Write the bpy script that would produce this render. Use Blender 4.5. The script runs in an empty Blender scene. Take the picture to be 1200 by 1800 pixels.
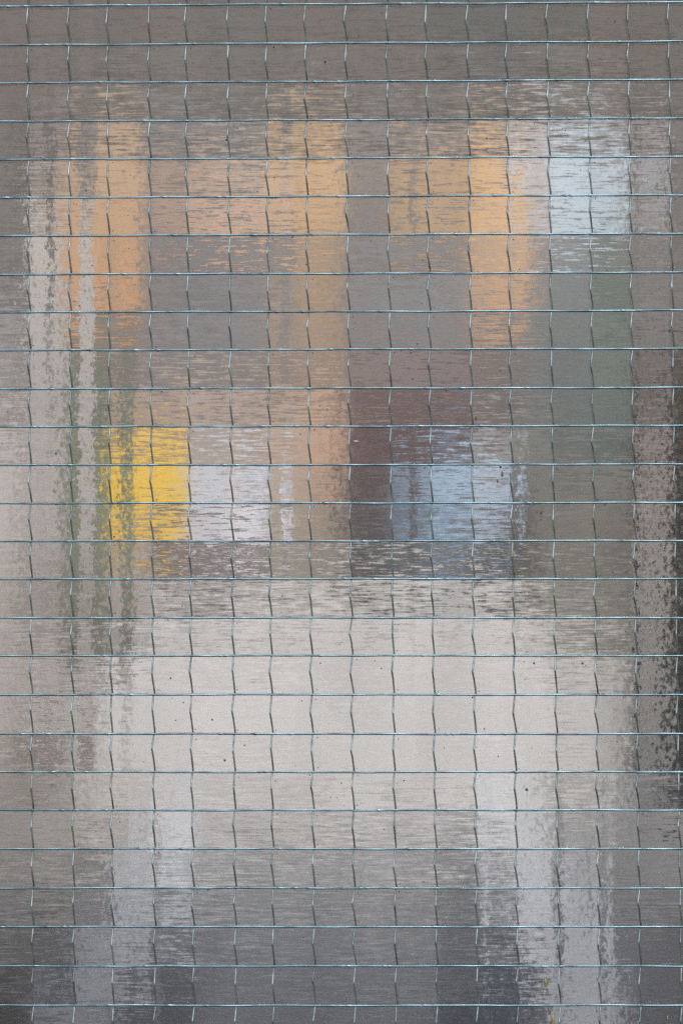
import bpy, bmesh, math, random
from mathutils import Vector
random.seed(7)
PX = 0.0002                     # one photo pixel on the glass, metres
L, D = 1.6, 0.6                 # camera to glass, glass to the things behind it
M = (L + D) / L
S = bpy.context.scene
# ------------------------------------------------------------------ camera, light, exposure
cd = bpy.data.cameras.new('camera'); cam = bpy.data.objects.new('camera', cd)
S.collection.objects.link(cam); S.camera = cam
cam.location = (0, -L, 0); cam.rotation_euler = (math.radians(90), 0, 0)
cd.sensor_fit = 'VERTICAL'; cd.sensor_height = 36; cd.lens = 36 * L / (1800 * PX)
cd.clip_start = 0.02; cd.clip_end = 2000
SUN_EL, SUN_ROT = 52, 168       # high, from behind the camera
w = bpy.data.worlds.new('World'); S.world = w; w.use_nodes = True
wn = w.node_tree; bgn = wn.nodes['Background']
sky = wn.nodes.new('ShaderNodeTexSky'); sky.sky_type = 'NISHITA'; sky.sun_disc = False
sky.sun_elevation = math.radians(SUN_EL); sky.sun_rotation = math.radians(SUN_ROT)
sky.dust_density = 3.0; sky.air_density = 1.0
wn.links.new(sky.outputs[0], bgn.inputs[0]); bgn.inputs[1].default_value = 0.10
sd = bpy.data.lights.new('sun', 'SUN'); sd.energy = 1.5; sd.angle = math.radians(12); sd.color = (1, .96, .9)
sun = bpy.data.objects.new('sun', sd); S.collection.objects.link(sun)
el, az = math.radians(SUN_EL), math.radians(SUN_ROT)
dirv = Vector((math.sin(az) * math.cos(el), math.cos(az) * math.cos(el), math.sin(el)))
sun.rotation_euler = dirv.to_track_quat('Z', 'Y').to_euler()
S.view_settings.view_transform = 'Standard'; S.view_settings.look = 'None'
S.view_settings.gamma = 1; S.view_settings.use_curve_mapping = False
S.view_settings.exposure = 0.5
S.cycles.use_denoising = False
# what the light does to an albedo on the things behind (measured), used to choose paint values
GAIN = (0.865, 0.855, 0.858)
REFL = [(0, (.085, .087, .079)), (540, (.062, .058, .048)), (900, (.034, .031, .028)), (1800, (.021, .021, .022))]
def refl(py, n):
    py = min(max(py, 0), 1800)
    for (a, ca), (b, cb) in zip(REFL, REFL[1:]):
        if py <= b: return ca[n] + (cb[n] - ca[n]) * (py - a) / (b - a)

# ------------------------------------------------------------------ helpers
def obj(name, bm, mat, parent=None, smooth=False):
    me = bpy.data.meshes.new(name); bm.to_mesh(me); bm.free()
    for m in (mat if isinstance(mat, list) else [mat]): me.materials.append(m)
    if smooth:
        for p in me.polygons: p.use_smooth = True
    o = bpy.data.objects.new(name, me); S.collection.objects.link(o)
    if parent: o.parent = parent
    return o
def tag(o, label=None, cat=None, group=None, kind=None):
    if label: o['label'] = label
    if cat: o['category'] = cat
    if group: o['group'] = group
    if kind: o['kind'] = kind
    return o
def nmat(name):
    m = bpy.data.materials.new(name); m.use_nodes = True
    nt = m.node_tree; return m, nt, nt.nodes['Principled BSDF']
def lin(c):
    c /= 255.0
    return c / 12.92 if c <= .04045 else ((c + .055) / 1.055) ** 2.4
def X(px): return (px - 600) * PX
def Z(py): return (900 - py) * PX

# ------------------------------------------------------------------ grid of the wire mesh (photo pixels)
CT = [51,123,191,264,329,403,470,539,610,682,751,824,892,964,1036,1106,1177]
CB = [60,132,200,274,342,416,482,554,625,697,769,840,911,984,1055,1126,1198]
CT = [-94,-21] + CT + [1249,1320]; CB = [-84,-12] + CB + [1270,1341]
RY = [-124,-57,11,79.5,146.5,214,281,348,415,483,549.5,616,684,750.5,818,885,951.5,1018,1086,1152.5,
      1221,1290,1357,1424,1492,1561,1629,1698,1767,1835,1903]
def colx(j, y): return CT[j] + (CB[j] - CT[j]) * (y - 213) / 1554
def rowy(i, x):
    y = RY[i]; return y - 6 * max(0, 1100 - y) / 900 * x / 1200
def node(i, j):
    y = RY[i]; x = colx(j, y); return x, rowy(i, x)

# ------------------------------------------------------------------ glass material
def glass_mat(name, relief):
    m, nt, b = nmat(name)
    N, LK = nt.nodes, nt.links
    b.inputs['Base Color'].default_value = (.985, .99, .985, 1)
    b.inputs['Roughness'].default_value = 0.125 if relief else 0.0
    b.inputs['IOR'].default_value = 1.5
    b.inputs['Transmission Weight'].default_value = 1
    if not relief: return m
    tc = N.new('ShaderNodeTexCoord')
    def noise(sx, sz, detail=2, rough=.5, off=0, rot=0, dist=0):
        mp = N.new('ShaderNodeMapping'); LK.new(tc.outputs['Object'], mp.inputs[0])
        mp.inputs['Rotation'].default_value = (0, rot, 0)
        mp.inputs['Scale'].default_value = (1/(sx*PX), 1, 1/(sz*PX))
        mp.inputs['Location'].default_value = (off, off*1.7, off*.6)
        n = N.new('ShaderNodeTexNoise'); n.inputs['Scale'].default_value = 1
        n.inputs['Detail'].default_value = detail; n.inputs['Roughness'].default_value = rough
        n.inputs['Distortion'].default_value = dist
        LK.new(mp.outputs[0], n.inputs['Vector']); return n.outputs['Fac']
    def math_(op, a, b_=None, c=None):
        n = N.new('ShaderNodeMath'); n.operation = op
        for k, v in enumerate((a, b_, c)):
            if v is None: continue
            if isinstance(v, (int, float)): n.inputs[k].default_value = v
            else: LK.new(v, n.inputs[k])
        return n.outputs[0]
    def cen(v, amp): return math_('MULTIPLY', math_('SUBTRACT', v, .5), amp)
    def add(*vs):
        r = vs[0]
        for v in vs[1:]: r = math_('ADD', r, v)
        return r
    # long horizontal rolling marks: they tilt the surface up and down
    long_ = cen(noise(62, 3.2, 4, .62, 3.1, dist=.25), 1)
    fine = cen(noise(26, 2.0, 1, .5, 9.7), 1)
    lump = cen(noise(11, 6, 2, .55, 17.3, rot=.25), 1)
    broad = cen(noise(60, 34, 1, .5, 23.9), 1)
    patch = math_('MULTIPLY_ADD', noise(95, 60, 2, .5, 41.3), 2.4, -.45)
    patch = math_('MAXIMUM', patch, .25)
    nz = add(math_('MULTIPLY', math_('MULTIPLY', long_, patch), SZ1), math_('MULTIPLY', fine, SZ2),
             math_('MULTIPLY', lump, SZ3), math_('MULTIPLY', broad, SZ4))
    # pitted bands: they tilt it sideways
    pit = cen(noise(7, 11, 4, .68, 31.3, rot=.45), 1)
    pit2 = cen(noise(16, 30, 2, .5, 37.7), 1)
    sx = N.new('ShaderNodeSeparateXYZ'); LK.new(tc.outputs['Object'], sx.inputs[0])
    wob = cen(noise(300, 160, 2, .5, 61.7), 26 * PX)
    bx = math_('DIVIDE', math_('ADD', math_('ADD', sx.outputs[0], wob), 660 * PX), 1320 * PX)
    cr = N.new('ShaderNodeValToRGB'); LK.new(bx, cr.inputs[0])
    BANDS = [(12,.3),(30,.7),(75,.6),(105,.75),(125,.55),(150,1),(178,.8),(195,.35),(212,1),(238,.8),(258,.2),(440,.15),(480,.4),
             (520,.2),(585,.55),(615,.3),(690,.3),(715,.15),(880,.15),(905,.6),(950,.4),(985,.15),(1080,.3),(1115,.9),(1160,.9),(1195,.8),(1230,.3)]
    els = cr.color_ramp.elements
    while len(els) < len(BANDS): els.new(.5)
    for e, (bxp, v) in zip(els, BANDS):
        e.position = (bxp + 60) / 1320; e.color = (v, v, v, 1)
    cr2 = N.new('ShaderNodeValToRGB'); LK.new(bx, cr2.inputs[0])
    LOW = [(0,.2),(60,.35),(130,.7),(200,.9),(345,.6),(380,.25),(740,.25),(800,.6),(860,.9),(1050,1),(1100,.7),(1200,.4)]
    els = cr2.color_ramp.elements
    while len(els) < len(LOW): els.new(.5)
    for e, (bxp, v) in zip(els, LOW):
        e.position = (bxp + 60) / 1320; e.color = (v, v, v, 1)
    low = math_('LESS_THAN', sx.outputs[2], Z(1357) - PZ)
    band = math_('ADD', math_('MULTIPLY', cr2.outputs[0], low), math_('MULTIPLY', cr.outputs[0], math_('SUBTRACT', 1, low)))
    nx = add(math_('MULTIPLY', math_('MULTIPLY', pit, band), SX1), math_('MULTIPLY', pit2, SX2),
             math_('MULTIPLY', lump, SX3))
    # upright ripples from the drawing of the sheet: each one turns the view sideways by a fixed amount
    jag = math_('ADD', cen(noise(6, 10, 3, .65, 71.9, rot=.35), 42 * PX), cen(noise(40, 70, 1, .5, 83.1), 20 * PX))
    rx = math_('DIVIDE', math_('ADD', math_('ADD', sx.outputs[0], jag), 660 * PX), 1320 * PX)
    def ripples(spans):
        r = N.new('ShaderNodeValToRGB'); LK.new(rx, r.inputs[0])
        stops = [(-60, 0)]
        for a, b_, sh in spans: stops += [(a-2, 0), (a+2, sh), (b_-2, sh), (b_+2, 0)]
        els = r.color_ramp.elements
        while len(els) < len(stops): els.new(.5)
        for e, (p, sh) in zip(els, stops):
            v = .5 + sh / 400; e.position = (p + 60) / 1320; e.color = (v, v, v, 1)
        return math_('SUBTRACT', r.outputs[0], .5)
    low = math_('LESS_THAN', sx.outputs[2], Z(1357) - PZ)
    up_ = ripples([(82,97,-46), (140,167,-78), (213,236,-50), (494,514,-42), (718,732,-48), (908,926,-26), (1113,1121,62)])
    dn_ = ripples([(226,238,26), (268,284,80), (846,862,48), (972,988,82), (1040,1052,-30), (1066,1078,-40)])
    rip = math_('ADD', math_('MULTIPLY', up_, math_('SUBTRACT', 1, low)), math_('MULTIPLY', dn_, low))
    nx = math_('ADD', nx, math_('MULTIPLY', rip, -400 * PX * M / (D * .5)))
    cb = N.new('ShaderNodeCombineXYZ'); LK.new(nx, cb.inputs[0]); LK.new(nz, cb.inputs[2])
    g = N.new('ShaderNodeNewGeometry')
    va = N.new('ShaderNodeVectorMath'); va.operation = 'ADD'
    LK.new(g.outputs['Normal'], va.inputs[0]); LK.new(cb.outputs[0], va.inputs[1])
    vn = N.new('ShaderNodeVectorMath'); vn.operation = 'NORMALIZE'; LK.new(va.outputs[0], vn.inputs[0])
    LK.new(vn.outputs[0], b.inputs['Normal'])
    return m
SZ1, SZ2, SZ3, SZ4 = 0.36, 0.18, 0.14, 0.03
SX1, SX2, SX3 = 0.21, 0.03, 0.03

# ------------------------------------------------------------------ the wired glass panel
panel = bpy.data.objects.new('wired_glass_panel', None); S.collection.objects.link(panel)
panel.location = (0, 0, Z(1903))
tag(panel, 'rippled sheet of wired glass with a grid of blue grey wire filling the whole picture', 'glass panel')
PZ = Z(1903)
QX, QZ = 0.25, 0.92             # how far each quilted cell gathers the view sideways and up-down
KZ = M * QZ / (D * .5); KX = M * QX / (D * .5)
def build_glass():
    bm = bmesh.new(); T = .006; n = 8
    for i in range(len(RY) - 1):
        for j in range(len(CT) - 1):
            c = [node(i, j), node(i, j+1), node(i+1, j+1), node(i+1, j)]
            xc = X(sum(p[0] for p in c) / 4); zc = Z(sum(p[1] for p in c) / 4)
            vs = {}
            for a in range(n + 1):
                for b in range(n + 1):
                    u, v = a / n, b / n
                    px = (c[0][0]*(1-u)+c[1][0]*u)*(1-v) + (c[3][0]*(1-u)+c[2][0]*u)*v
                    py = (c[0][1]*(1-u)+c[1][1]*u)*(1-v) + (c[3][1]*(1-u)+c[2][1]*u)*v
                    x, z = X(px), Z(py)
                    y = KX*(x-xc)**2/2 + KZ*(z-zc)**2/2
                    vs[a, b] = bm.verts.new((x, y, z - PZ))
            for a in range(n):
                for b in range(n):
                    bm.faces.new((vs[a,b], vs[a,b+1], vs[a+1,b+1], vs[a+1,b]))
    c = [node(0,0), node(0,len(CT)-1), node(len(RY)-1,len(CT)-1), node(len(RY)-1,0)]
    fr = [bm.verts.new((X(p[0]), 0.0004, Z(p[1]) - PZ)) for p in c]
    bk = [bm.verts.new((X(p[0]), T, Z(p[1]) - PZ)) for p in c]
    f = bm.faces.new(bk); f.material_index = 1
    for k in range(4):
        f = bm.faces.new((fr[k], fr[(k+1)%4], bk[(k+1)%4], bk[k])); f.material_index = 1
    bmesh.ops.recalc_face_normals(bm, faces=[f for f in bm.faces if f.material_index == 1])
    bm.normal_update()
    for f in bm.faces:
        if f.material_index == 0:
            if f.normal.y > 0: f.normal_flip()
        f.smooth = f.material_index == 0
    bk_f = [f for f in bm.faces if f.material_index == 1][0]
    if bk_f.normal.y < 0: bk_f.normal_flip()
    return obj('glass_pane', bm, [glass_mat('rolled glass', True), glass_mat('plain glass', False)], panel)
build_glass()

# ------------------------------------------------------------------ wires
def wire_mat(name, base, rough):
    m, nt, b = nmat(name); N, LK = nt.nodes, nt.links
    tc = N.new('ShaderNodeTexCoord')
    mp = N.new('ShaderNodeMapping'); LK.new(tc.outputs['Object'], mp.inputs[0])
    mp.inputs['Scale'].default_value = (120, 900, 120)
    n = N.new('ShaderNodeTexNoise'); n.inputs['Scale'].default_value = 1; n.inputs['Detail'].default_value = 4
    LK.new(mp.outputs[0], n.inputs['Vector'])
    cr = N.new('ShaderNodeValToRGB'); LK.new(n.outputs['Fac'], cr.inputs[0])
    cr.color_ramp.elements[0].position = .35; cr.color_ramp.elements[1].position = .68
    cr.color_ramp.elements[0].color = (*[c*.38 for c in base], 1); cr.color_ramp.elements[1].color = (*base, 1)  # base runs bright then dull along the wire, as painted glints
    LK.new(cr.outputs[0], b.inputs['Base Color'])
    b.inputs['Metallic'].default_value = 1; b.inputs['Roughness'].default_value = rough
    bp = N.new('ShaderNodeBump'); bp.inputs['Strength'].default_value = .25; bp.inputs['Distance'].default_value = .0002
    LK.new(n.outputs['Fac'], bp.inputs['Height']); LK.new(bp.outputs[0], b.inputs['Normal'])
    return m
mat_h = wire_mat('zinc wire', (.20, .33, .40), .36)
mat_v = wire_mat('zinc crimped wire', (.68, .78, .72), .22)
def tube(bm, pts, rad, seg=8):
    rings = []
    for k, p in enumerate(pts):
        a = pts[max(0, k-1)]; b = pts[min(len(pts)-1, k+1)]
        d = (Vector(b) - Vector(a)).normalized()
        u = d.cross(Vector((0, 1, 0))).normalized(); v = d.cross(u)
        r = rad[k] if isinstance(rad, list) else rad
        rings.append([bm.verts.new(Vector(p) + (u*math.cos(t) + v*math.sin(t))*r)
                      for t in [2*math.pi*s/seg for s in range(seg)]])
    for a, b in zip(rings, rings[1:]):
        for s in range(seg): bm.faces.new((a[s], a[(s+1)%seg], b[(s+1)%seg], b[s]))
    bm.faces.new(rings[0]); bm.faces.new(rings[-1][::-1])
    bmesh.ops.recalc_face_normals(bm, faces=bm.faces[:])
for i in range(1, len(RY) - 1):
    bm = bmesh.new(); pts = []; rad = []
    ph = random.random() * 6; bumps = [random.uniform(-80, 1280) for _ in range(random.randint(6, 12))]
    for k in range(0, 401):
        x = -92 + k * 3.52
        y = rowy(i, x) + (.3*math.sin(x/43+ph) + .15*math.sin(x/19+2*ph)) + .25*math.sin(x/150+ph*3)
        dy = -.00070 + .00012*math.sin(x/31+ph)
        r = 1.75*PX*(1+.06*math.sin(x/11+ph))
        if any(abs(x-b) < 2 for b in bumps): r *= 1.35
        pts.append((X(x), dy, Z(y) - PZ)); rad.append(r)
    tube(bm, pts, rad, 10)
    obj('horizontal_wire', bm, mat_h, panel, True)
for j in range(1, len(CT) - 1):
    bm = bmesh.new(); pts = []; rad = []
    jx = random.uniform(-.5, .5)
    for i in range(0, len(RY) - 1):
        x0, y0 = node(i, j); x1, y1 = node(i+1, j)
        H = y1 - y0; kf = .42 + random.uniform(-.045, .045)
        kx = -3.2 + random.uniform(-1.1, 1.1) + jx; e = random.uniform(-.4, .4)
        prof = [(.03, -.6, -.00020), (.06, -.6, -.00024), (kf-.03, kx*.93, -.00146), (kf, kx, -.00154),
                (kf+.03, kx*.9, -.00150), (kf+.2, kx*.35, -.00112), (.94, 1.3+e, -.00034), (.975, 1.2+e, -.00022)]
        for f, ox, oy in prof:
            pts.append((X(x0+(x1-x0)*f + ox), oy, Z(y0 + H*f) - PZ)); rad.append(1.5*PX)
    tube(bm, pts, rad, 10)
    obj('crimped_vertical_wire', bm, mat_v, panel, True)

# ------------------------------------------------------------------ specks, rust and straw on the pane
def plain(name, col, rough=.8, var=.25, sc=3000):
    m, nt, b = nmat(name); N, LK = nt.nodes, nt.links
    tc = N.new('ShaderNodeTexCoord'); n = N.new('ShaderNodeTexNoise'); n.inputs['Scale'].default_value = sc
    LK.new(tc.outputs['Object'], n.inputs['Vector'])
    cr = N.new('ShaderNodeValToRGB'); LK.new(n.outputs['Fac'], cr.inputs[0])
    cr.color_ramp.elements[0].position = .35; cr.color_ramp.elements[1].position = .65
    cr.color_ramp.elements[0].color = (*[c*(1-var) for c in col], 1)
    cr.color_ramp.elements[1].color = (*[min(1, c*(1+var)) for c in col], 1)
    LK.new(cr.outputs[0], b.inputs['Base Color']); b.inputs['Roughness'].default_value = rough
    return m
def blob(bm, px, py, rx, rz=None, h=.00018, rot=0, jag=.25):
    rz = rz or rx; n = 9
    c = bm.verts.new((X(px), -h - .0001, Z(py) - PZ)); ring = []
    for k in range(n):
        t = 2*math.pi*k/n; r = 1 + random.uniform(-jag, jag)
        a, b = rx*r*math.cos(t), rz*r*math.sin(t)
        ring.append(bm.verts.new((X(px + a*math.cos(rot) - b*math.sin(rot)), .00012, Z(py + a*math.sin(rot) + b*math.cos(rot)) - PZ)))
    for k in range(n): bm.faces.new((c, ring[k], ring[(k+1) % n]))
    bmesh.ops.recalc_face_normals(bm, faces=bm.faces[:])
bm = bmesh.new()
for i in range(2, len(RY) - 1):
    for j in range(1, len(CT) - 1):
        x, y = node(i, j)
        for dx, dy in ((7, 8), (7, -7)):
            if random.random() < .5: blob(bm, x+dx+random.uniform(-1.5, 1.5), y+dy+random.uniform(-2, 2), random.uniform(.65, 1.15))
for _ in range(620): blob(bm, random.uniform(0, 1200), random.uniform(0, 1800), random.choice([.4,.5,.6,.7,.9,1.3])*random.uniform(.8,1.1))
for x, y, r in ((300,1192,1.8),(373,1265,1.8),(938,1166,2.2),(1023,1166,2),(395,1337,2.2),(430,1310,1.6),(925,1388,2.5),(563,1166,1.5),(670,1175,1.3)):
    blob(bm, x, y, r)
tag(obj('dirt_specks', bm, plain('dirt', (.10, .10, .085)), panel), kind='stuff')
for x, y, r in ((879,821,2.1),(571,109,1.9),(398,246,1.9),(481,83,1.5),(833,1222,2.4),(830,1226,1.5)):
    bm = bmesh.new(); blob(bm, x, y, r, jag=.1); obj('black_speck', bm, plain('soot', (.006, .005, .005)), panel)
mr = plain('rust', (.20, .085, .03), .9, .5, 2500)
for x, y, a, b in ((882,834,2.6,5.5),(951,901,2.4,3.4),(836,735,2.2,3.4),(874,846,1.6,3.5),(1157,1040,1.6,2.4),(366,1564,1.5,1.5)):
    bm = bmesh.new(); blob(bm, x, y, a, b); obj('rust_spot', bm, mr, panel)
bm = bmesh.new(); blob(bm, 626, 776, 5, 2.2, jag=.2); obj('pale_smear', bm, plain('lime', (.42, .40, .38)), panel)
bm = bmesh.new(); blob(bm, 99, 797, 2.6, jag=.1); obj('green_speck', bm, plain('algae', (.12, .22, .16)), panel)
ms = plain('straw', (.34, .28, .14))
for x, y, a, b, r in ((958,1727,2.6,9,0),(971,1792,3.2,12,.05),(1172,1790,1.6,6,.1)):
    bm = bmesh.new(); blob(bm, x, y, a, b, .0006, r, .1); obj('straw_flake', bm, ms, panel)

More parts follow.
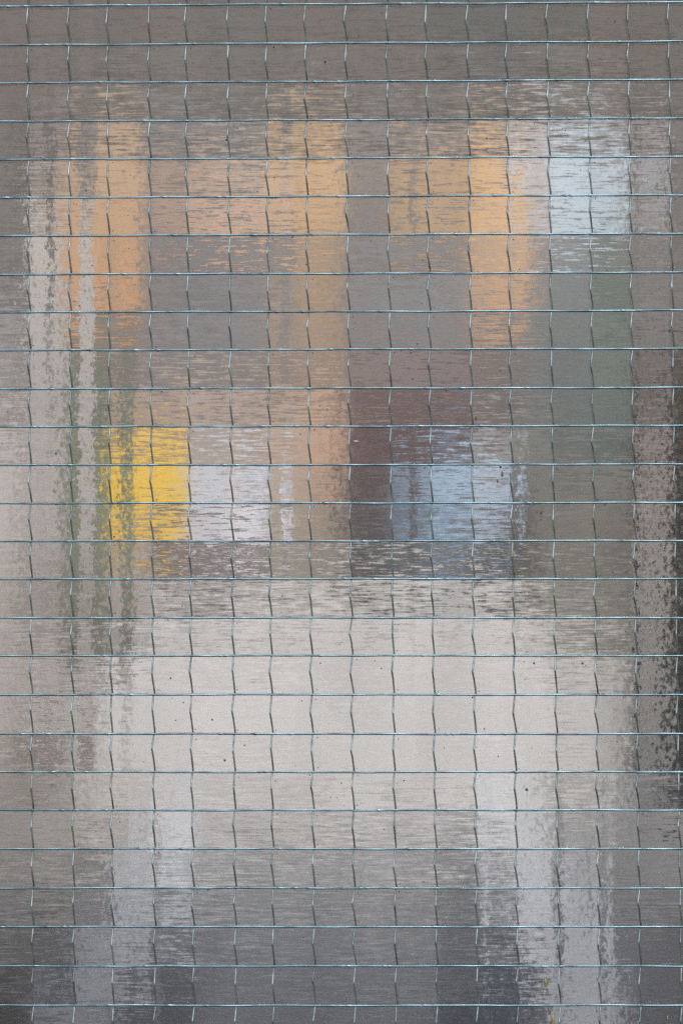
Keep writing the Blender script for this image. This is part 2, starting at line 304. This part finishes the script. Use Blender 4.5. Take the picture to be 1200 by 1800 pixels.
# ------------------------------------------------------------------ the things behind the glass
# each line: row of cells, then (right edge in pixels, thing, colour)
TABLE = [
 (0, "120 W 122,108,104; 200 W 118,110,106; 340 W 122,108,104; 470 W 114,108,105; 620 W 120,106,102; 760 W 113,106,103; 900 W 106,104,102; 1040 W 110,107,102; 1130 W 120,104,98; 1300 W 112,104,98"),
 (2, "30 W 124,108,102; 50 W 112,104,98; 110 W 126,110,104; 130 W 112,104,98; 175 W 112,108,106; 200 W 124,106,104; 235 W 112,108,106; 265 W 122,106,104; 330 W 118,112,108; 360 W 126,108,104; 470 W 116,110,106; 540 W 122,110,104; 600 W 118,108,104; 760 W 122,108,102; 860 W 112,106,104; 900 W 104,104,106; 960 W 118,106,102; 1040 W 116,110,106; 1110 W 122,108,102; 1200 W 116,106,98; 1300 W 110,102,96"),
 (3, "50 W 122,106,100; 190 W 128,114,106; 260 W 128,116,108; 470 W 122,112,106; 540 W 128,116,110; 620 W 130,114,108; 825 W 120,110,106; 960 W 120,112,106; 1040 W 124,114,106; 1110 W 124,112,104; 1200 W 114,104,98; 1300 W 108,100,94"),
 (4, "32 W 118,108,100; 48 R 98,92,86; 120 W 128,117,114; 145 T 150,132,116; 190 T 164,142,122; 240 T 168,144,122; 262 W 130,120,118; 400 W 124,118,114; 470 W 124,120,118; 541 T 176,150,122; 600 T 172,146,116; 700 W 128,118,114; 825 W 136,122,114; 895 T 168,144,122; 965 S 158,152,150; 1037 S 150,152,156; 1090 S 140,142,146; 1120 W 126,112,104; 1165 P 138,132,130; 1300 W 116,106,98"),
 (5, "32 W 118,108,100; 48 R 98,94,86; 62 P 160,148,136; 85 W 138,124,120; 110 P 158,144,132; 140 T 172,146,122; 165 T 164,148,136; 200 T 178,150,120; 245 T 184,152,122; 265 W 140,128,122; 330 T 150,134,124; 403 T 166,146,134; 470 T 162,150,142; 495 T 206,172,132; 520 T 176,154,138; 541 T 204,168,128; 605 T 198,164,126; 682 W 140,122,112; 752 T 178,150,120; 825 T 180,152,122; 895 T 206,168,126; 925 S 178,182,190; 945 T 190,164,140; 965 S 168,176,186; 1037 S 184,196,204; 1060 S 150,158,162; 1080 S 184,196,206; 1105 S 158,164,168; 1122 W 118,104,96; 1168 P 150,150,152; 1180 W 120,110,102; 1300 W 116,106,98"),
 (6, "32 W 118,110,102; 48 R 108,102,94; 62 P 170,164,158; 80 P 148,138,132; 100 P 168,160,152; 140 T 180,148,120; 165 P 166,156,148; 200 T 184,152,122; 245 T 186,152,122; 265 W 136,124,120; 330 T 162,140,130; 403 T 192,162,144; 470 T 196,164,144; 500 T 178,152,132; 541 T 194,160,124; 605 T 190,156,122; 682 W 124,112,108; 752 T 174,148,122; 825 T 174,148,124; 895 T 206,168,128; 925 T 190,166,140; 945 S 170,174,182; 965 T 178,158,140; 1037 S 178,192,200; 1080 S 166,178,186; 1105 S 142,148,148; 1122 W 118,102,94; 1168 P 138,134,130; 1300 W 114,104,98"),
 (7, "32 W 116,108,100; 48 R 104,98,90; 60 P 158,152,146; 80 P 172,167,162; 105 P 164,158,152; 140 T 198,152,116; 162 P 160,156,154; 190 T 200,152,112; 202 W 150,136,124; 243 T 202,154,112; 270 W 122,116,116; 300 W 122,114,114; 470 W 124,116,114; 520 W 120,114,114; 541 T 168,144,124; 600 T 172,146,120; 825 W 124,119,117; 850 T 192,156,124; 862 W 160,142,130; 895 T 200,162,126; 940 T 180,154,130; 965 W 128,126,128; 1037 W 128,130,128; 1060 G 116,118,112; 1100 G 120,124,116; 1125 W 120,104,98; 1165 W 122,116,110; 1300 W 114,104,98"),
 (8, "32 W 122,114,110; 48 R 112,106,100; 60 P 158,153,147; 100 P 166,162,158; 118 P 150,140,132; 138 T 204,152,112; 165 P 160,158,156; 190 T 206,154,112; 202 W 150,136,124; 243 T 206,156,114; 270 W 118,114,114; 300 W 124,114,112; 395 W 120,116,115; 470 W 122,118,118; 490 T 160,140,122; 510 W 132,122,118; 600 T 166,140,116; 825 W 130,128,127; 895 T 200,160,124; 940 T 184,154,126; 965 W 124,124,128; 1037 G 122,126,124; 1105 G 104,116,104; 1125 W 112,104,100; 1165 W 120,114,110; 1300 W 114,106,100"),
 (9, "32 W 140,132,127; 48 G 122,116,110; 60 P 165,158,154; 78 P 174,170,166; 88 P 150,142,138; 115 P 168,163,158; 138 G 132,122,104; 165 P 156,154,150; 190 G 140,122,106; 205 W 132,124,118; 243 T 150,130,118; 330 W 124,118,116; 395 W 122,120,120; 470 W 124,120,120; 500 T 168,144,122; 520 W 142,128,122; 600 T 168,142,120; 682 W 124,114,110; 825 W 120,118,118; 895 T 164,140,124; 925 W 134,124,118; 1037 G 118,121,118; 1105 G 108,118,106; 1125 W 112,104,98; 1165 W 120,114,110; 1300 W 116,106,102"),
 (10, "28 W 148,140,135; 48 P 134,126,122; 60 P 160,154,150; 90 P 164,157,153; 112 P 166,161,157; 125 G 128,124,116; 142 G 112,116,106; 168 P 152,152,148; 190 G 112,118,110; 210 W 138,124,120; 235 G 120,122,112; 330 W 140,126,120; 470 W 136,122,116; 541 T 142,126,116; 605 T 148,130,116; 700 D 112,97,92; 825 D 110,95,92; 860 W 132,110,100; 895 W 120,106,102; 965 W 114,112,110; 1037 G 112,118,116; 1060 G 112,118,108; 1105 G 112,122,114; 1130 R 104,88,84; 1165 W 122,112,108; 1300 R 96,86,82"),
 (11, "28 P 150,143,138; 48 P 138,131,127; 60 P 166,160,156; 88 P 160,153,150; 110 P 164,159,155; 125 G 122,122,112; 142 G 120,124,112; 168 P 158,158,155; 190 G 108,116,106; 210 T 172,150,136; 235 G 120,126,114; 330 T 170,148,134; 470 T 170,150,136; 541 T 168,146,130; 580 T 186,152,128; 605 T 160,134,116; 682 D 96,80,78; 825 D 94,78,76; 860 W 124,106,96; 895 W 120,106,100; 965 G 114,116,114; 1037 G 108,114,112; 1105 G 100,114,108; 1130 R 92,76,74; 1165 W 124,114,110; 1180 W 110,98,94; 1300 R 74,64,62"),
 (12, "30 P 166,159,154; 48 P 142,136,131; 60 P 168,162,158; 90 P 160,152,150; 108 P 166,160,156; 140 G 122,124,110; 168 P 156,156,151; 188 G 112,120,106; 195 Y 196,170,108; 212 Y 226,186,90; 236 G 128,130,104; 262 Y 220,184,104; 270 W 176,158,140; 330 Y 222,184,98; 403 K 142,137,134; 425 K 170,150,134; 450 K 140,136,134; 541 T 180,156,138; 575 T 196,156,132; 610 T 176,142,122; 682 D 92,76,78; 752 D 92,78,80; 825 B 108,110,122; 895 W 150,142,140; 965 G 118,118,110; 1037 G 106,110,108; 1105 G 98,108,104; 1130 R 98,82,80; 1165 P 128,120,118; 1178 W 104,92,90; 1300 R 68,60,60"),
 (13, "30 P 170,163,159; 50 P 144,137,132; 68 P 168,162,158; 88 P 158,150,148; 106 P 166,160,156; 125 G 112,112,104; 142 G 124,126,104; 168 P 156,156,151; 188 G 112,120,106; 195 Y 190,160,90; 212 Y 234,190,74; 236 G 122,124,98; 262 Y 230,190,86; 270 Y 190,166,118; 322 Y 234,192,72; 333 K 168,164,158; 403 K 164,168,176; 425 K 170,158,148; 470 K 158,164,176; 541 T 172,152,134; 585 T 180,146,124; 610 D 120,98,90; 682 D 84,74,74; 700 B 112,122,134; 752 B 128,146,164; 825 B 154,176,196; 895 B 166,182,198; 915 R 108,104,104; 940 W 116,112,110; 965 W 120,114,106; 1037 W 118,112,102; 1105 W 118,116,106; 1130 R 92,82,80; 1165 P 134,128,124; 1178 W 110,102,98; 1300 R 64,58,58"),
 (14, "30 P 168,161,156; 50 P 146,139,134; 68 P 164,158,154; 88 P 154,146,144; 106 P 162,156,152; 125 G 114,112,106; 142 G 118,120,102; 168 P 152,152,147; 188 G 112,118,106; 195 Y 180,154,96; 212 Y 222,182,88; 236 G 120,124,106; 262 Y 216,178,96; 270 K 168,152,132; 325 Y 214,180,96; 403 K 176,174,180; 425 K 190,184,178; 470 K 186,184,192; 541 T 154,142,126; 585 T 150,136,122; 610 D 108,98,92; 682 D 84,78,80; 700 B 96,104,114; 752 B 104,116,130; 825 B 122,140,160; 895 B 150,158,172; 915 R 96,92,88; 940 R 98,92,88; 965 W 122,114,104; 1037 W 120,114,100; 1105 W 120,112,98; 1130 R 90,80,78; 1165 P 134,126,122; 1178 W 110,102,98; 1300 R 66,60,60"),
 (15, "30 P 162,155,150; 50 P 136,130,126; 68 P 156,150,146; 106 P 154,148,144; 125 G 110,112,108; 142 G 118,120,108; 168 P 148,148,144; 188 G 108,114,104; 210 T 164,146,132; 236 G 126,128,116; 262 K 160,144,132; 333 K 122,110,108; 403 K 118,110,110; 470 K 122,114,112; 541 K 146,138,130; 610 K 138,132,126; 682 B 108,106,106; 752 B 106,108,112; 825 B 108,114,124; 880 B 96,98,104; 895 D 72,74,84; 940 R 98,92,84; 1037 W 120,114,98; 1105 W 118,110,98; 1125 R 88,80,78; 1165 P 136,130,126; 1178 W 100,92,90; 1300 R 62,58,58"),
 (16, "30 P 158,150,144; 50 P 134,128,122; 68 P 152,146,140; 106 P 148,142,136; 120 G 120,116,106; 142 G 104,104,94; 168 P 150,146,138; 188 G 108,108,98; 210 L 170,160,154; 236 G 130,128,120; 262 L 166,158,152; 403 L 174,166,160; 541 L 182,174,168; 610 L 186,178,172; 752 L 182,176,170; 895 L 184,178,172; 965 L 156,150,138; 1037 W 138,132,118; 1105 W 128,122,108; 1125 R 90,84,82; 1165 P 134,130,126; 1300 R 64,60,60"),
 (17, "30 P 158,151,146; 50 P 148,142,138; 68 P 152,146,142; 115 P 148,142,138; 125 G 118,114,106; 145 G 98,96,88; 175 P 128,124,114; 192 G 108,106,98; 215 L 170,164,158; 245 L 148,142,134; 270 L 180,174,168; 895 L 202,195,190; 965 L 192,185,180; 1037 L 168,162,150; 1105 L 146,140,130; 1125 R 92,88,86; 1165 P 130,127,124; 1300 R 60,58,58"),
 (18, "30 P 160,152,147; 50 P 150,143,138; 68 P 160,154,149; 115 P 152,146,142; 192 L 172,165,160; 967 L 204,197,193; 1037 L 196,189,184; 1080 L 186,180,175; 1110 L 158,153,148; 1128 R 104,100,98; 1165 P 132,129,126; 1300 R 58,56,57"),
 (19, "30 P 162,155,150; 50 P 138,132,127; 75 P 168,160,155; 100 P 146,140,136; 125 P 168,162,158; 145 L 182,176,171; 168 L 164,158,153; 972 L 205,199,195; 1042 L 202,196,192; 1090 L 178,173,168; 1112 L 150,146,142; 1130 R 90,87,86; 1165 P 134,131,128; 1300 R 56,55,56"),
 (20, "25 P 148,141,135; 50 P 132,126,121; 75 P 140,134,130; 100 P 122,117,113; 130 P 142,137,132; 150 L 170,165,161; 195 L 182,177,173; 978 L 203,198,195; 1045 L 198,193,190; 1090 L 170,166,162; 1115 R 120,117,114; 1130 R 84,82,82; 1165 P 128,126,124; 1300 R 54,53,54"),
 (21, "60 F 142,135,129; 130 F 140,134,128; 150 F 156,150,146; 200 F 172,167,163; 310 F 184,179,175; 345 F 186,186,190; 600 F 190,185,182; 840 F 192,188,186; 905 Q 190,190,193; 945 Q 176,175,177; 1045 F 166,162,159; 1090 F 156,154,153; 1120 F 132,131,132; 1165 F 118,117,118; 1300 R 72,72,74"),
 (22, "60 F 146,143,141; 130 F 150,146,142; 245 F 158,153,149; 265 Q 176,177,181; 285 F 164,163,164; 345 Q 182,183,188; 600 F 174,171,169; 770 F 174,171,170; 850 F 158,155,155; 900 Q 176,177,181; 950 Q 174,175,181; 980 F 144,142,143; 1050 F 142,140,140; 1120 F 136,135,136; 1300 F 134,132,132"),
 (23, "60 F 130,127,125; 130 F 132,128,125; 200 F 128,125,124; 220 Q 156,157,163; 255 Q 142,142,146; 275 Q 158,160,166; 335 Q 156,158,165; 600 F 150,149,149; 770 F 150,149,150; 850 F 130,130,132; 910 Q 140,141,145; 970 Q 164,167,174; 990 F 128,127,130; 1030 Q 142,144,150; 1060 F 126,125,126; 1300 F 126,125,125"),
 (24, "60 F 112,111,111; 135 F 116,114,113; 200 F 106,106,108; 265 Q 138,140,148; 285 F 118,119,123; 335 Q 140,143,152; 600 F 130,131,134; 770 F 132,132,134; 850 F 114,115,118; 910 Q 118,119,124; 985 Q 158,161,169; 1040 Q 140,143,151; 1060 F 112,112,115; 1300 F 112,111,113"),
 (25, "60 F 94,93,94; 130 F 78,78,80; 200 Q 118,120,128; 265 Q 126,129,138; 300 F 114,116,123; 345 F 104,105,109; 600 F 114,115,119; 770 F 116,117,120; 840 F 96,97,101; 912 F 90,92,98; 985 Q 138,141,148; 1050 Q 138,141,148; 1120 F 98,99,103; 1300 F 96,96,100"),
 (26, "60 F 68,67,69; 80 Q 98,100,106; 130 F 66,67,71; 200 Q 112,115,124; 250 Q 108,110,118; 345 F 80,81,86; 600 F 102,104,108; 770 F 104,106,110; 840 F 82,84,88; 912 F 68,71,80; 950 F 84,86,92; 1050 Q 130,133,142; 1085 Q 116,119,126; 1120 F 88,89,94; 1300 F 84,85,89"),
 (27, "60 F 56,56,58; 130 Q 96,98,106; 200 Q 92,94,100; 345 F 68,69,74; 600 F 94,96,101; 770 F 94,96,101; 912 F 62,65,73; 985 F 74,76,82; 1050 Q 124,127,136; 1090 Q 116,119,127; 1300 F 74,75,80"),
]
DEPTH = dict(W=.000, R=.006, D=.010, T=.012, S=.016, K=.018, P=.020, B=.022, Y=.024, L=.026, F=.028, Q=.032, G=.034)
LIFT = dict(D=10, P=9, K=14, S=12, Q=15, B=5, T=3, G=3, L=-6)   # corrects colours read off by eye; K, S, P and Q include painted glints
SAT = dict(L=.6, T=.84, D=.85, B=.9, G=.65, W=.45, Q=.6)
# (tag, middle of it in pixels, name, label, category, group)
NAMED = [
 ('W', 600, 500, 'wall_cladding', 'dull taupe cladding blurred behind the upper half of the wired glass', 'wall', None),
 ('B', 750, 880, 'blue_crate', 'steel blue block blurred behind the glass, enclosed by dark plum brown', 'crate', None),
 ('D', 700, 780, 'dark_cabinet', 'dark plum brown mass blurred behind the glass, above and left of the steel blue block', 'cabinet', None),
 ('G', 125, 850, 'green_banner', 'grey green banner blurred between the pale curtain and the bright yellow block', 'banner', None),
 ('G', 1000, 700, 'green_screen', 'broad olive and grey green panel blurred below the pale blue board', 'screen', None),
 ('K', 410, 880, 'cardboard_box', 'pale lilac grey block blurred directly right of the bright yellow block', 'box', None),
 ('L', 600, 1180, 'white_slab', 'wide off white slab, the brightest area seen through the wired glass', 'slab', None),
 ('P', 70, 800, 'pale_curtain', 'wide pale grey curtain mottled by the glass along the left edge of the photo', 'curtain', None),
 ('P', 1143, 315, 'pale_strip', 'short pale strip blurred right of the pale blue board', 'strip', 'pale strips'),
 ('P', 1145, 1050, 'pale_strip', 'long pale strip blurred between two dark posts near the right edge', 'strip', 'pale strips'),
 ('R', 40, 380, 'dark_post', 'thin dull brown post blurred near the top left, beside the pale curtain', 'post', 'dark posts'),
 ('R', 917, 918, 'dark_post', 'short charcoal post blurred directly right of the steel blue block', 'post', 'dark posts'),
 ('R', 1110, 1000, 'dark_post', 'thin brown black post blurred just left of the long pale strip', 'post', 'dark posts'),
 ('R', 1400, 1000, 'dark_post', 'wide nearly black post blurred at the very right edge of the photo', 'post', 'dark posts'),
 ('S', 1000, 315, 'sign_board', 'pale blue white board blurred behind the top right cells of the wired glass', 'board', None),
 ('T', 172, 415, 'timber_panel', 'orange tan timber panel blurred at the top left, crossed by a narrow pale ripple', 'panel', 'timber panels'),
 ('T', 440, 560, 'timber_panel', 'pinkish tan timber panel with a tall upright, blurred left of the middle', 'panel', 'timber panels'),
 ('T', 811, 415, 'timber_panel', 'golden tan timber panel blurred directly left of the pale blue board', 'panel', 'timber panels'),
 ('Y', 259, 850, 'yellow_crate', 'bright yellow block, the only vivid colour seen through the wired glass', 'crate', None),
 ('Q', 200, 1650, 'grey_bollard', 'bluish grey leaning upright blurred behind the lower left of the glass', 'bollard', 'grey bollards'),
 ('Q', 965, 1650, 'grey_bollard', 'bluish grey leaning upright blurred behind the lower right of the glass', 'bollard', 'grey bollards'),
 ('F', 600, 1650, 'pavement', 'grey bands that darken towards the bottom of the photo', None, None),
]
def paint_mat():
    m, nt, b = nmat('weathered paint'); N, LK = nt.nodes, nt.links
    at = N.new('ShaderNodeAttribute'); at.attribute_name = 'paint'
    tc = N.new('ShaderNodeTexCoord'); mp = N.new('ShaderNodeMapping'); LK.new(tc.outputs['Object'], mp.inputs[0])
    mp.inputs['Scale'].default_value = (45, 45, 14)
    n = N.new('ShaderNodeTexNoise'); n.inputs['Scale'].default_value = 1; n.inputs['Detail'].default_value = 4
    LK.new(mp.outputs[0], n.inputs['Vector'])
    mr_ = N.new('ShaderNodeMapRange'); LK.new(n.outputs['Fac'], mr_.inputs[0])
    mr_.inputs[1].default_value = .25; mr_.inputs[2].default_value = .75
    mr_.inputs[3].default_value = .86; mr_.inputs[4].default_value = 1.12
    n2 = N.new('ShaderNodeTexNoise'); n2.inputs['Scale'].default_value = 130; n2.inputs['Detail'].default_value = 3
    n2.inputs['Roughness'].default_value = .65
    LK.new(tc.outputs['Object'], n2.inputs['Vector'])
    m2 = N.new('ShaderNodeMapRange'); LK.new(n2.outputs['Fac'], m2.inputs[0])
    m2.inputs[1].default_value = .3; m2.inputs[2].default_value = .7
    m2.inputs[3].default_value = .84; m2.inputs[4].default_value = 1.16
    mm = N.new('ShaderNodeMath'); mm.operation = 'MULTIPLY'; LK.new(mr_.outputs[0], mm.inputs[0]); LK.new(m2.outputs[0], mm.inputs[1])
    vm = N.new('ShaderNodeVectorMath'); vm.operation = 'SCALE'
    LK.new(at.outputs['Color'], vm.inputs[0]); LK.new(mm.outputs[0], vm.inputs['Scale'])
    LK.new(vm.outputs[0], b.inputs['Base Color'])
    b.inputs['Roughness'].default_value = .9; b.inputs['Specular IOR Level'].default_value = .2
    return m
paint = paint_mat()
DARK = {}
def box(bm, lay, x0, x1, z0, z1, y0, y1, col):
    v = [bm.verts.new(p) for p in ((x0,y0,z0),(x1,y0,z0),(x1,y0,z1),(x0,y0,z1),(x0,y1,z0),(x1,y1,z0),(x1,y1,z1),(x0,y1,z1))]
    for q in ((0,1,2,3),(5,4,7,6),(4,0,3,7),(1,5,6,2),(3,2,6,7),(4,5,1,0)):
        f = bm.faces.new([v[k] for k in q])
        for lp in f.loops: lp[lay] = (*col, 1)
RECTS = []
OFFIDX = 1                      # table row 0 is the row of cells above the top wire (RY[1]..RY[2])
rows = {r: s for r, s in TABLE}
for r in range(-6, 34):
    key = min(max(r, 0), 27)
    if key == 1: key = 0
    s = rows[key]
    i = r + OFFIDX
    y0 = RY[i] if 0 <= i < len(RY) else (RY[0] + 67.4*i if i < 0 else RY[-1] + 68*(i-len(RY)+1))
    y1 = RY[i+1] if 0 <= i+1 < len(RY) else (RY[0] + 67.4*(i+1) if i < 0 else RY[-1] + 68*(i+1-len(RY)+1))
    if y1 <= y0: continue
    off = -3 * max(0, 1100 - y0) / 900
    xa = -1400
    segs = s.split(';')
    segs = [q.split() for q in segs]
    keep = []
    for k, q in enumerate(segs):    # narrow strips that are ripples of the glass, not things
        x0_ = float(segs[k-1][0]) if k else -1400
        if (q[1] == 'P' and 136 <= x0_ <= 170 and float(q[0]) <= 176) or (q[1] == 'G' and 209 <= x0_ <= 213): continue
        keep.append(q)
    segs = keep
    for k, seg in enumerate(segs):
        xe, t, c = seg; xb = float(xe) if k < len(segs)-1 else 2600
        if len(segs) > 1 and k == 0: xa = -1400
        rgb = [float(q) for q in c.split(',')]; gy = sum(rgb)/3; st = 2.1 if 24 < (xa + xb) / 2 < 112 and t in 'PR' else 1.25 if xb > 1109 and t in 'PR' else 1; rgb = [q + (gy - 152) * (st - 1) if xb < 400 else q + (gy - 105) * (st - 1) for q in rgb]; gy = sum(rgb)/3; rgb = [gy + (q-gy)*(1.1 if t == 'G' and xb < 240 else .4 if t == 'B' and key == 15 else SAT.get(t, 1)) + (LIFT.get(t, 0) + (((4, 3, 2) if key == 4 else (11, 7, 2))[k3] if t == 'T' and key in (4, 5, 6) else 12 if t == 'K' and key in (13, 14) and xb > 333 else 6 if t == 'S' else 0) + (8 if t == 'F' and key > 24 and min(rgb) < 92 else 0) + (18 if t == 'D' and key == 10 else 5 if t == 'D' and key == 11 else 0) + (-16 if t in 'KB' and key == 15 else 0) if t != 'W' else (7, 7, 4)[rgb.index(q)] if key < 4 and len(set(rgb)) == 3 else 5 if key < 4 else 12 if key < 10 else 4) for k3, q in enumerate(rgb)]  # P and R contrast and K lift put the glass's silvery glints into paint
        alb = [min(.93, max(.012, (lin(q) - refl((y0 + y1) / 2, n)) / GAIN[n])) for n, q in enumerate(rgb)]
        zt, zb = Z(y0+off)*M, Z(y1+off)*M
        if t == 'Y' and key == 12:      # the yellow block starts a little below the wire
            zm = zt + (zb - zt) * .3
            RECTS.append(['W', xa, y0 - 1, xb, y0 + 1, zt, zm, [.33, .25, .19]]); zt = zm
        if t == 'Y' and key == 14: zb2 = zt + (zb - zt) * .88; RECTS.append(['W', xa, y1 - 1, xb, y1 + 1, zb2, zb, [.25, .2, .17]]); zb = zb2
        RECTS.append([t, xa, y0, xb, y1, zt, zb, alb]); xa = xb
# group the blocks that touch into things
def comps():
    par = list(range(len(RECTS)))
    def f(i):
        while par[i] != i: i = par[i]
        return i
    for a in range(len(RECTS)):
        for b in range(a):
            A, B = RECTS[a], RECTS[b]
            e = 1 if A[2] != B[2] else 0
            if A[0] == B[0] and A[1] <= B[3]-e and B[1] <= A[3]-e and A[2] <= B[4] and B[2] <= A[4]: par[f(a)] = f(b)
    d = {}
    for i in range(len(RECTS)): d.setdefault(f(i), []).append(RECTS[i])
    return d.values()
def retag():
    for c in comps():
        t = c[0][0]; x = min(q[1] for q in c); y = min(q[2] for q in c)
        if t == 'F' or (t == 'W' and len(c) > 50): continue
        if t == 'W' and min(q[4] - q[2] for q in c) < 3: continue
        new = None
        if t == 'W': new = 'T' if x < 880 and x != 825 else 'G'
        elif t == 'G' and len(c) == 1: new = 'R'
        elif t == 'D' and len(c) == 1: new = 'B'
        elif t == 'T' and len(c) == 1: new = 'S' if x > 900 else 'Y' if y > 900 else 'W'
        elif t == 'S' and len(c) == 1: new = 'T'
        elif t == 'K' and len(c) == 2: new = 'T'
        if new:
            for q in c: q[0] = new
retag(); retag()
bms = {}
def bm_for(t, cx, cy):
    k = min((k for k in range(len(NAMED)) if NAMED[k][0] == t), key=lambda k: abs(NAMED[k][1]-cx) + abs(NAMED[k][2]-cy)*.3)
    if k not in bms:
        bm = bmesh.new(); bms[k] = (bm, bm.loops.layers.float_color.new('paint'))
    return bms[k]
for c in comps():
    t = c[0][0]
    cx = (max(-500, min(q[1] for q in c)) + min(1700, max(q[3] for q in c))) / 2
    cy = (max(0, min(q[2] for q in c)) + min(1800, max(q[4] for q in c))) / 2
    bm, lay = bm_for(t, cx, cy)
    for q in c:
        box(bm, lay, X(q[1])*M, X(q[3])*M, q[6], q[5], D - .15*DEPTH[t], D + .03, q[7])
for k, (bm, lay) in sorted(bms.items()):
    t, _, _, name, label, cat, grp = NAMED[k]
    o = obj(name, bm, paint)
    if cat is None: tag(o, label, kind='structure')
    else: tag(o, label, cat, grp)
bm = bmesh.new(); bmesh.ops.create_grid(bm, x_segments=1, y_segments=1, size=400)
g = obj('ground', bm, plain('asphalt', (.13, .13, .125), .9, .3, 6)); g.location = (0, 0, -1.0)  # unseen ground, added for reflections in wires and glass and for bounce
tag(g, kind='structure')
